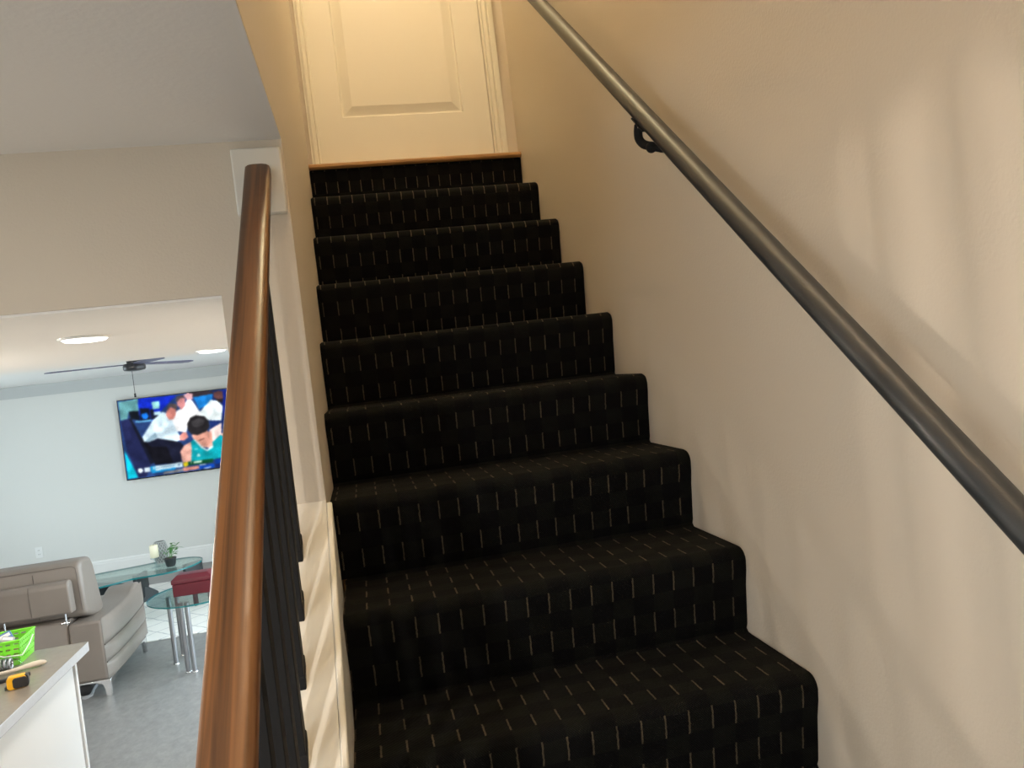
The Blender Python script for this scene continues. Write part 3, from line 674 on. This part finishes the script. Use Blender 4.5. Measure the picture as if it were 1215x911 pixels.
# rear body panel under the backrests
b = BM(); prism(b, [(4.315, -.885), (4.315, -.50), (4.33, -.47), (4.60, -.45), (4.60, -.885)], -3.675, -1.951, 'x'); sp(obj('back_panel', b, leather_m, so_, bevel=.012))
sp(rounded('seat_base', -3.675, -1.951, 4.601, 5.20, -.885, -.62, leather_m, so_, .02))
for k in range(3):
    xc = -2.13-.575*k
    c = sp(rounded('seat_cushion', xc-.285, xc+.285, 4.62, 5.24, -.62, -.53, leather_m, so_, .035))
    # leaning backrest
    b = BM(); prism(b, [(4.37, -.455), (4.345, -.13), (4.365, -.095), (4.45, -.082), (4.56, -.10), (4.60, -.16), (4.70, -.50), (4.60, -.53)], xc-.285, xc+.285, 'x')
    bk = sp(obj('backrest', b, leather_m, so_, bevel=.03, seg=4))
    b = BM(); tube(b, [(xc, 4.349, -.13), (xc, 4.3445, -.15), (xc, 4.346, -.20), (xc, 4.3665, -.44)], .0022, 6); obj('seam', b, seam_m, bk)
    b = BM(); tube(b, [(xc-.26, 4.349, -.20), (xc-.258, 4.345, -.135), (xc-.235, 4.346, -.118), (xc+.235, 4.346, -.118), (xc+.258, 4.345, -.135), (xc+.26, 4.349, -.20), (xc+.262, 4.366, -.42)], .0020, 6); obj('seam', b, seam_m, bk)
    # headrest folded down behind
    b = BM(); prism(b, [(4.262, -.405), (4.250, -.22), (4.270, -.192), (4.315, -.190), (4.335, -.21), (4.350, -.41)], xc-.235, xc+.235, 'x')
    hd = sp(obj('headrest', b, leather_m, so_, bevel=.018, seg=4))
    b = BM(); tube(b, [(xc, 4.257, -.20), (xc, 4.249, -.23), (xc, 4.2605, -.395)], .0022, 6); obj('seam', b, seam_m, hd)
    for s in (-.18, .18):
        b = BM(); tube(b, [(xc+s, 4.30, -.478), (xc+s, 4.30, -.400)], .006, 10); tube(b, [(xc+s-.022, 4.298, -.470), (xc+s+.022, 4.298, -.470)], .006, 8); obj('headrest_bracket', b, chrome_m, hd)
def foot(x, y, sx, sy):
    b = BM(); t = .006
    # angled chrome blade leg: tall post with a curved gusset along the back
    pts = [(0, -1), (.03*sx, -1), (.034*sx, -.93), (.034*sx, -.886), (-.20*sx, -.886), (-.20*sx, -.894), (-.06*sx, -.90), (-.02*sx, -.915), (-.006*sx, -.94)]
    prism(b, [(x-.034*sx+p[0], p[1]+.0005) for p in pts], y-t, y+t, 'y')
    prism(b, [(y-.0*sy+q*sy, z+.0005) for q, z in ((0, -1), (.022, -1), (.03, -.94), (.06, -.905), (.16, -.896), (.16, -.886), (0, -.886))], x-t-.006*sx, x+t-.006*sx, 'x')
    sp(obj('foot', b, chrome_m, so_, bevel=.002))
foot(SX1-.004, 4.315, 1, 1); foot(SX1-.004, 5.15, 1, -1); foot(-3.886, 4.315, -1, 1); foot(-3.886, 5.15, -1, -1)
# shoe under the sofa
sh = thing('shoe', 'black shoe with a pale sole on the floor under the sofa back', 'shoe', (-1.935, 4.47, ZF), .2)
b = BM()
def loft(bm, secs, n=14):
    rows = []
    for y, w_, z0, z1 in secs:
        row = []
        for k in range(n):
            a = 2*PI*k/n; cx, cz = math.cos(a), math.sin(a)
            row.append(bm.verts.new((w_*np.sign(cx)*abs(cx)**.7, y, (z0+z1)/2+(z1-z0)/2*np.sign(cz)*abs(cz)**.7)))
        rows.append(row)
    for A, B in zip(rows, rows[1:]):
        for k in range(n): bm.faces.new((A[k], B[k], B[(k+1) % n], A[(k+1) % n]))
    bm.faces.new(rows[0]); bm.faces.new(rows[-1][::-1]); bmesh.ops.recalc_face_normals(bm, faces=bm.faces)
loft(b, [(-.13, .02, .025, .075), (-.12, .036, .018, .09), (-.05, .040, .018, .095), (.0, .040, .018, .075), (.06, .048, .018, .055), (.12, .042, .018, .045), (.148, .02, .018, .035)])
obj('upper', b, rub_m, sh, smooth=True)
b = BM(); loft(b, [(-.135, .02, 0, .02), (-.12, .040, 0, .02), (0, .040, 0, .02), (.06, .051, 0, .02), (.12, .045, 0, .02), (.152, .02, 0, .02)]); obj('sole', b, sole_m, sh, smooth=True)

# ------------------------------------------------------------------ end table
et = thing('end_table', 'round glass end table with paired chrome tube legs on the grey floor', 'table', (-1.21, 4.70, ZF))
ZG = -.50
def glass_plate(name, pts, z0, z1, parent, tfun, loc):
    b = BM(); prism(b, pts, z0, z1, 'z')
    for f in b.faces: f.material_index = 0 if abs(f.normal.z) > .5 else 1
    o = obj(name, b, [glass_m, edge_m], parent, smooth=False); o.location = loc; return o
glass_plate('glass_top', [(-1.21+.35*math.cos(2*PI*k/64), 4.70+.35*math.sin(2*PI*k/64)) for k in range(64)], ZG-.010, ZG, et, None, -Vector(et.location))
for a in (175, 143, 246, 258, 330, 300, 60, 85):
    r = .222 if a not in (143,) else .262
    x, y = -1.21+r*math.cos(math.radians(a)), 4.70+r*math.sin(math.radians(a))
    if a == 143: x, y = -1.42, 4.895
    b = BM(); tube(b, [(x, y, ZF+.0005), (x, y, ZG-.0105)], .0165, 16); l = under(obj('leg', b, steel_m, et, smooth=True), et)
    b = BM(); lathe(b, [(.021, .0005), (.021, .008), (.0175, .011)], 16, (x, y, ZF)); obj('foot_ring', b, chrome_m, l, smooth=True)
# box on the table
bx = thing('storage_box', 'burgundy leather lidded box on the round glass end table', 'box', (-1.235, 4.70, ZG), -.04)
b = BM(); box(b, -.135, .135, -.075, .075, .0005, .088); obj('box_body', b, burg_m, bx, bevel=.004)
b = BM(); 
v = [b.verts.new(p) for p in ((-.139,-.079,.0905),(.139,-.079,.0905),(.139,.079,.0905),(-.139,.079,.0905),(-.139,-.079,.118),(.139,-.079,.118),(.139,.079,.118),(-.139,.079,.118),(-.105,-.045,.146),(.105,-.045,.146),(.105,.045,.146),(-.105,.045,.146))]
for f in ((3,2,1,0),(0,1,5,4),(1,2,6,5),(2,3,7,6),(3,0,4,7),(4,5,9,8),(5,6,10,9),(6,7,11,10),(7,4,8,11),(8,9,10,11)): b.faces.new([v[i] for i in f])
obj('lid', b, burg_m, bx, bevel=.003)

# ------------------------------------------------------------------ freeform glass coffee table
ct = thing('coffee_table', 'freeform glass coffee table with dark sculpted wooden base on the white rug', 'table', (-2.0, 6.15, ZF))
ZCT = -.575
ctrl = [(-2.62, 6.18), (-2.50, 6.28), (-2.33, 6.33), (-2.10, 6.38), (-1.88, 6.44), (-1.66, 6.43), (-1.53, 6.33), (-1.50, 6.19), (-1.55, 6.03), (-1.68, 5.90), (-1.84, 5.87), (-1.99, 5.86), (-2.14, 5.77), (-2.30, 5.70), (-2.48, 5.74), (-2.60, 5.86), (-2.66, 6.02)]
def catmull(P, n=5):
    out = []; m = len(P)
    for i in range(m):
        p0, p1, p2, p3 = (Vector(P[(i+k) % m]) for k in (-1, 0, 1, 2))
        for k in range(n):
            t = k/n; out.append(tuple(.5*((2*p1)+(p2-p0)*t+(2*p0-5*p1+4*p2-p3)*t*t+(3*p1-p0-3*p2+p3)*t**3)))
    return out
glass_plate('glass_top', catmull(ctrl)[::-1] if False else catmull(ctrl), ZCT-.014, ZCT, ct, None, -Vector(ct.location))
def curved_slab(plan, prof_top, prof_bot, th):
    """plan: centre line points; vertical extent per point; thickness th"""
    b = BM(); rows = []
    P = [Vector(p) for p in plan]; n = len(P)
    for i, p in enumerate(P):
        t = (P[min(i+1, n-1)]-P[max(i-1, 0)]).normalized(); nn = Vector((-t.y, t.x))*th/2
        zt, zb = prof_top[i], prof_bot[i]
        rows.append([b.verts.new((p.x+nn.x, p.y+nn.y, zb)), b.verts.new((p.x-nn.x, p.y-nn.y, zb)), b.verts.new((p.x-nn.x, p.y-nn.y, zt)), b.verts.new((p.x+nn.x, p.y+nn.y, zt))])
    for A, B in zip(rows, rows[1:]):
        for k in range(4): b.faces.new((A[k], A[(k+1) % 4], B[(k+1) % 4], B[k]))
    b.faces.new(rows[0][::-1]); b.faces.new(rows[-1]); bmesh.ops.recalc_face_normals(b, faces=b.faces); return b
zr = ZF+.0125; zt = ZCT-.0145
b = curved_slab([(-2.50, 6.10), (-2.40, 6.02), (-2.28, 5.98), (-2.16, 6.0), (-2.06, 6.06), (-1.98, 6.13), (-1.90, 6.20)],
                [zt, zt, zt-.005, zt-.03, zt-.08, zt-.12, -.79], [-.74, -.83, -.90, -.88, -.86, -.85, -.815], .05)
under(obj('wooden_base', b, dkwood_m, ct, bevel=.012), ct)
b = curved_slab([(-1.66, 6.18), (-1.61, 6.22), (-1.56, 6.26), (-1.53, 6.30)], [zt, zt, zt, zt], [-.72, -.86, -.84, -.68], .045)
under(obj('wooden_leg', b, dkwood_m, ct, bevel=.010), ct)
b = curved_slab([(-1.615, 6.216), (-1.60, 6.227), (-1.585, 6.24)], [-.80]*3, [zr]*3, .035)
under(obj('wooden_leg', b, dkwood_m, ct, bevel=.008), ct)
b = curved_slab([(-2.52, 6.12), (-2.42, 6.04), (-2.32, 6.00), (-2.22, 6.0)], [zt-.01, -.74, -.72, -.78], [-.95, zr, zr, -.95], .055)
under(obj('wooden_base', b, dkwood_m, ct, bevel=.012), ct)
b = curved_slab([(-2.03, 6.02), (-1.99, 6.12), (-1.98, 6.2)], [zt, zt, zt], [-.80, -.82, -.72], .04)
under(obj('wooden_pivot', b, dkwood_m, ct, bevel=.01), ct)

# things on the coffee table
cn = thing('pillar_candle', 'cream pillar candle standing on a glass candle holder', 'candle', (-1.885, 6.185, ZCT+.088))
b = BM(); lathe(b, [(.033, .0005), (.036, .004), (.036, .108), (.033, .112), (.012, .108)], 24); obj('candle_body', b, wax_m, cn, smooth=True)
b = BM(); tube(b, [(0, 0, .107), (.001, 0, .120)], .0015, 6); obj('wick', b, rub_m, cn)
ch = thing('candle_holder', 'clear glass candle holder with a turned stem on the coffee table', 'candle holder', (-1.885, 6.185, ZCT))
gl2 = glass('holder_glass', (.88, .93, .94))
b = BM(); lathe(b, [(.038, .0005), (.038, .006), (.012, .014), (.008, .026), (.018, .036), (.020, .044), (.010, .054), (.008, .064), (.020, .072), (.036, .078), (.036, .087)], 24); obj('stem', b, gl2, ch, smooth=True)
silver_m = mat('pale_silver', (.45, .46, .45), .5, metal=.4)
vs_ = thing('woven_vase', 'silver woven lattice vase behind the potted plant on the coffee table', 'vase', (-1.872, 6.345, ZCT))
def rv(z): return .042+.020*math.sin(PI*min(max(z/.20, 0), 1))**.8
b = BM(); lathe(b, [(rv(z)-.006, z) for z in np.linspace(.002, .196, 12)], 24, cap=False); obj('vase_lining', b, mat('vase_lining', (.22, .22, .21), .5), vs_, smooth=True)
b = BM()
for k in range(14):
    for s in (1, -1):
        tube(b, [((rv(z)+.001*s)*math.cos(2*PI*k/14+s*z*11), (rv(z)+.001*s)*math.sin(2*PI*k/14+s*z*11), z) for z in np.linspace(.003, .197, 12)], .0030, 5)
o = obj('lattice', b, silver_m, vs_, smooth=True); o['kind'] = 'stuff'
for z in (.004, .196):
    b = BM(); n = 32; tube(b, [(rv(z)*math.cos(2*PI*k/n), rv(z)*math.sin(2*PI*k/n), z) for k in range(n+1)], .004, 6, cap=False); obj('rim', b, silver_m, vs_, smooth=True)
pt = thing('potted_plant', 'small green leafy plant in a black pot in front of the woven vase', 'plant', (-1.745, 6.13, ZCT))
b = BM(); lathe(b, [(.034, .0005), (.040, .01), (.050, .066), (.053, .068), (.053, .076), (.046, .077), (.044, .066)], 24, cap=True); obj('pot', b, pot_m, pt, smooth=True)
b = BM(); lathe(b, [(.002, .0785), (.0445, .0775)], 20, cap=False); obj('soil', b, soil_m, pt)
rs2 = random.Random(5)
def leaf_bm(L, w_, fold=.2):
    b = BM(); n = 5; C_ = [b.verts.new((L*k/n, 0, -fold*L*(k/n)**2)) for k in range(n+1)]
    for s in (1, -1):
        e = [b.verts.new((L*k/n, s*w_*math.sin(PI*min(.04+k/n*.94, 1))**.8, -fold*L*(k/n)**2+.12*w_)) for k in range(n+1)]
        for k in range(n):
            f = (C_[k], C_[k+1], e[k+1], e[k]); b.faces.new(f if s < 0 else f[::-1])
    return b
me_leaf = None
for st in range(9):
    a = rs2.uniform(0, 2*PI); tip = Vector((math.cos(a)*rs2.uniform(.02, .09), math.sin(a)*rs2.uniform(.02, .07), rs2.uniform(.10, .22)))
    if st == 0: tip = Vector((.10, -.02, .205))
    if st == 1: tip = Vector((.085, .0, .16))
    p0 = Vector((math.cos(a)*.015, math.sin(a)*.015, .078)); mid = (p0+tip)/2+Vector((0, 0, .03))
    path = [p0*(1-t)**2+mid*2*t*(1-t)+tip*t*t for t in np.linspace(0, 1, 7)]
    b = BM(); tube(b, path, .0016, 5); stem = obj('plant_stem', b, leaf_m, pt)
    for k in range(2, 7):
        o = obj('leaf', leaf_bm(rs2.uniform(.030, .046), rs2.uniform(.007, .011)), leaf_m, stem, smooth=True, loc=path[k], rot=(rs2.uniform(-.4, .4), rs2.uniform(-.7, .5), a+rs2.uniform(-1.4, 1.4)))

# ------------------------------------------------------------------ kitchen island
ZI = -.09
isl = thing('kitchen_island', 'white cabinet block of the kitchen island with a plain panelled end', 'cabinet', (-1.7, 1.2, ZF))
def ip(o): return under(o, isl)
ip(rounded('cabinet_body', -2.30, -1.212, -.10, 2.335, ZF+.10, ZI-.0405, cab_m, isl, .002))
ip(rounded('toe_kick', -2.25, -1.26, -.05, 2.28, ZF+.0005, ZF+.10, rub_m, isl, .002))
ip(rounded('end_panel', -1.211, -1.196, -.095, 2.325, ZF+.0005, ZI-.0405, cab_m, isl, .001))
ip(rounded('corner_post', -1.235, -1.190, 2.336, 2.356, ZF+.0005, ZI-.0405, cab_m, isl, .002))
b = BM(); box(b, -2.34, -1.152, -.14, 2.405, ZI-.04, ZI)
for f in b.faces: pass
b.faces.ensure_lookup_table()
for f in b.faces: f.material_index = 0 if f.normal.z > .5 or f.calc_center_median().z > ZI-.001 else 1
tag(obj('countertop', b, [stone_m, stone_edge_daylit_m], bevel=.003), 'taupe stone countertop with a pale polished edge on the kitchen island', 'countertop')
# green plastic basket
bk_ = thing('plastic_basket', 'bright green perforated plastic basket with a white wire handle on the countertop', 'basket', (-1.468, 2.31, ZI), .06)
BW, BD, BH = .115, .078, .098
def wallgrid(axis, pos0, pos1, half, flare):
    """perforated side wall: bars and rails leaving round-ish holes"""
    b = BM(); n = 9
    us = np.linspace(-half, half, n+1)
    def q(u, z):
        f = 1+flare*(z/BH); 
        return (u*f, pos0*f, z) if axis == 'x' else (pos0*f, u*f, z)
    th = .0025*(1 if pos0 > 0 else -1)
    def bar(u0, u1, z0, z1):
        v = []
        for u, z in ((u0, z0), (u1, z0), (u1, z1), (u0, z1)):
            x, y, zz = q(u, z); v.append(b.verts.new((x, y, zz)))
        w2 = []
        for u, z in ((u0, z0), (u1, z0), (u1, z1), (u0, z1)):
            x, y, zz = q(u, z); w2.append(b.verts.new((x-(th if axis == 'y' else 0), y-(th if axis == 'x' else 0), zz)))
        b.faces.new(v); b.faces.new(w2[::-1])
        for k in range(4): b.faces.new((v[k], w2[k], w2[(k+1) % 4], v[(k+1) % 4]))
    rows = [(0, .020), (.026, .042), (.048, .062), (.068, .082), (.088, BH)]
    for z0, z1 in rows: bar(-half, half, z0, z1)
    for (a0, a1), (c0, c1) in zip(rows, rows[1:]):
        for k in range(n+1):
            u = us[k]; w_ = .0075
            bar(max(u-w_/2, -half), min(u+w_/2, half), a1, c0) if k in (0, n) else bar(u-w_/2-.001, u+w_/2+.001, a1, c0)
    bmesh.ops.recalc_face_normals(b, faces=b.faces); return b
for ax, p, h in (('x', -BD, BW), ('x', BD, BW), ('y', -BW, BD), ('y', BW, BD)):
    obj('perforated_side', wallgrid(ax, p, None, h, .10), green_m, bk_, smooth=False)
b = BM(); box(b, -BW, BW, -BD, BD, .0005, .004); obj('basket_bottom', b, green_m, bk_)
b = BM(); X_, Y_ = BW*1.10, BD*1.10
tube(b, [(-X_, -Y_, BH), (X_, -Y_, BH), (X_, Y_, BH), (-X_, Y_, BH), (-X_, -Y_, BH), (X_, -Y_, BH)], .004, 8, cap=False); obj('rim', b, green_m, bk_, smooth=True)
b = BM(); tube(b, [(X_+.003, Y_*.55, .078), (X_+.008, -Y_*.2, .060), (X_+.005, -Y_-.006, .040), (X_*.55, -Y_-.012, .046), (X_*.1, -Y_-.010, .068), (-X_*.3, -Y_-.008, .080)], .0024, 8); obj('wire_handle', b, pl_white, bk_, smooth=True)
# odds and ends inside it
cols = [('blue box', (.10, .20, .42)), ('white', (.75, .74, .72)), ('tan', (.55, .32, .25)), ('navy', (.08, .12, .25)), ('grey', (.4, .4, .42))]
spots = [(.045, .028, .05, .030, .5, 0, 'dark blue printed carton leaning in the green basket'), (-.005, -.015, .065, .024, .9, 1, 'white paper packet lying in the green basket'), (-.055, .02, .05, .026, -.4, 2, 'reddish tan packet in the green basket'),
         (.06, -.028, .045, .020, .25, 4, 'grey packet near the basket corner'), (-.06, -.035, .04, .022, .2, 3, 'navy packet at the basket edge')]
for (x, y, a, c, rz, m_, lab) in spots:
    t = thing('packet', lab, 'packet', (bk_.location.x+x, bk_.location.y+y, ZI+.0655+.0*m_), rz)
    b = BM(); box(b, -a/2, a/2, -c, c, 0, .038); obj('packet_body', b, mat('packet_'+cols[m_][0].split()[0], cols[m_][1], .5), t, bevel=.004, rot=(.25, .15*(m_-2), 0))
    b = BM(); box(b, -a/2+.004, a/2-.006, -c*.5, c*.4, .0382, .0388); obj('printed_label', b, pl_white, t, rot=(.25, .15*(m_-2), 0))
    # cartons rest on the stack below
for k in range(2):
    t = thing('carton', ['flat cardboard carton under the packets in the green basket', 'second cardboard carton beneath the packets, at the far basket wall'][k], 'carton', (bk_.location.x-.05+.1*k, bk_.location.y, ZI+.0045), .06)
    b = BM(); box(b, -.045, .045, -.065, .065, 0, .040); obj('carton_body', b, mat('cardboard', (.42, .30, .19), .8), t, bevel=.002)
# clear bag with rolls of wire / rings
bg_ = thing('plastic_bag', 'clear plastic bag of stacked grey rings in front of the green basket', 'bag', (-1.395, 2.185, ZI), .12)
for k in range(9):
    b = BM(); x = .035-.0155*k
    n = 20; tube(b, [(x+.0015*math.sin(3*j), .019*math.cos(2*PI*j/n), .0245+.019*math.sin(2*PI*j/n)) for j in range(n+1)], .0052, 8, cap=False); obj('ring', b, steel_m, bg_, smooth=True)
b = BM()
secs = [(.075, .006, .010, .02), (.058, .020, .004, .045), (.045, .026, .0008, .050), (-.04, .027, .0008, .052), (-.11, .026, .0008, .050), (-.125, .015, .004, .03)]
rows = []
for x, w_, z0, z1 in secs:
    rows.append([b.verts.new((x, w_*math.cos(a)+.0015*math.sin(5*a+x*90), (z0+z1)/2+(z1-z0)/2*math.sin(a))) for a in np.linspace(0, 2*PI, 16, endpoint=False)])
for A, B in zip(rows, rows[1:]):
    for k in range(16): b.faces.new((A[k], A[(k+1) % 16], B[(k+1) % 16], B[k]))
b.faces.new(rows[0]); b.faces.new(rows[-1][::-1]); bmesh.ops.recalc_face_normals(b, faces=b.faces)
obj('bag_film', b, clear_m, bg_, smooth=True)
# brush with a bare wooden handle
br_ = thing('paint_brush', 'paint brush with a long bare wooden handle lying on the countertop', 'brush', (-1.33, 2.135, ZI), .42)
b = BM(); path = [(-.085, 0, .017), (-.05, 0, .014), (-.01, 0, .012), (.03, 0, .0125), (.065, 0, .0135), (.09, 0, .013), (.105, 0, .0115), (.112, 0, .010)]
tube(b, path, [.0045, .0055, .0065, .0085, .0115, .011, .0075, .002], 14); obj('brush_handle', b, bwood_m, br_, smooth=True)
b = BM(); box(b, -.125, -.083, -.020, .020, .010, .024); obj('ferrule', b, chrome_m, br_, bevel=.003)
b = BM(); prism(b, [(-.125, .0105), (-.19, .001), (-.195, .006), (-.125, .0235)], -.021, .021, 'y'); obj('bristles', b, mat('pale_bristles', (.5, .45, .36), .9), br_)
# black folding knife under the handle
kn = thing('utility_knife', 'small black utility knife lying between the brush handle and the tape measure', 'knife', (-1.292, 2.055, ZI), .40)
b = BM(); prism(b, [(-.055, -.008), (.03, -.011), (.05, -.004), (.05, .006), (.02, .011), (-.055, .009)], .0005, .014, 'z'); obj('knife_body', b, rub_m, kn, bevel=.003)
b = BM(); prism(b, [(-.09, -.004), (-.052, -.006), (-.052, .006), (-.082, .006)], .006, .0075, 'z'); obj('blade', b, chrome_m, kn)
# tape measure
tm = thing('tape_measure', 'yellow and black tape measure lying on the countertop near its edge', 'tape measure', (-1.238, 1.955, ZI), .25)
tm.scale = (.85, .85, .85)
def rrect(x0, x1, z0, z1, r, n=5):
    out = []
    for cx, cz, a0 in ((x1-r, z1-r, 0), (x0+r, z1-r, PI/2), (x0+r, z0+r, PI), (x1-r, z0+r, 1.5*PI)):
        out += [(cx+r*math.cos(a0+PI/2*k/n), cz+r*math.sin(a0+PI/2*k/n)) for k in range(n+1)]
    return out
b = BM(); prism(b, rrect(-.040, .034, .0005, .054, .014), -.019, .019, 'y'); obj('case', b, yellow_m, tm, bevel=.004, seg=3)
b = BM(); prism(b, rrect(-.018, .036, .003, .048, .012), -.0225, .0225, 'y'); obj('side_grip', b, rub_m, tm, bevel=.003)
b = BM(); prism(b, rrect(.020, .0395, .003, .052, .009), -.016, .016, 'y'); obj('rear_grip', b, rub_m, tm, bevel=.002)
b = BM(); box(b, -.050, -.039, -.010, .010, .002, .016); obj('hook', b, rub_m, tm, bevel=.001)
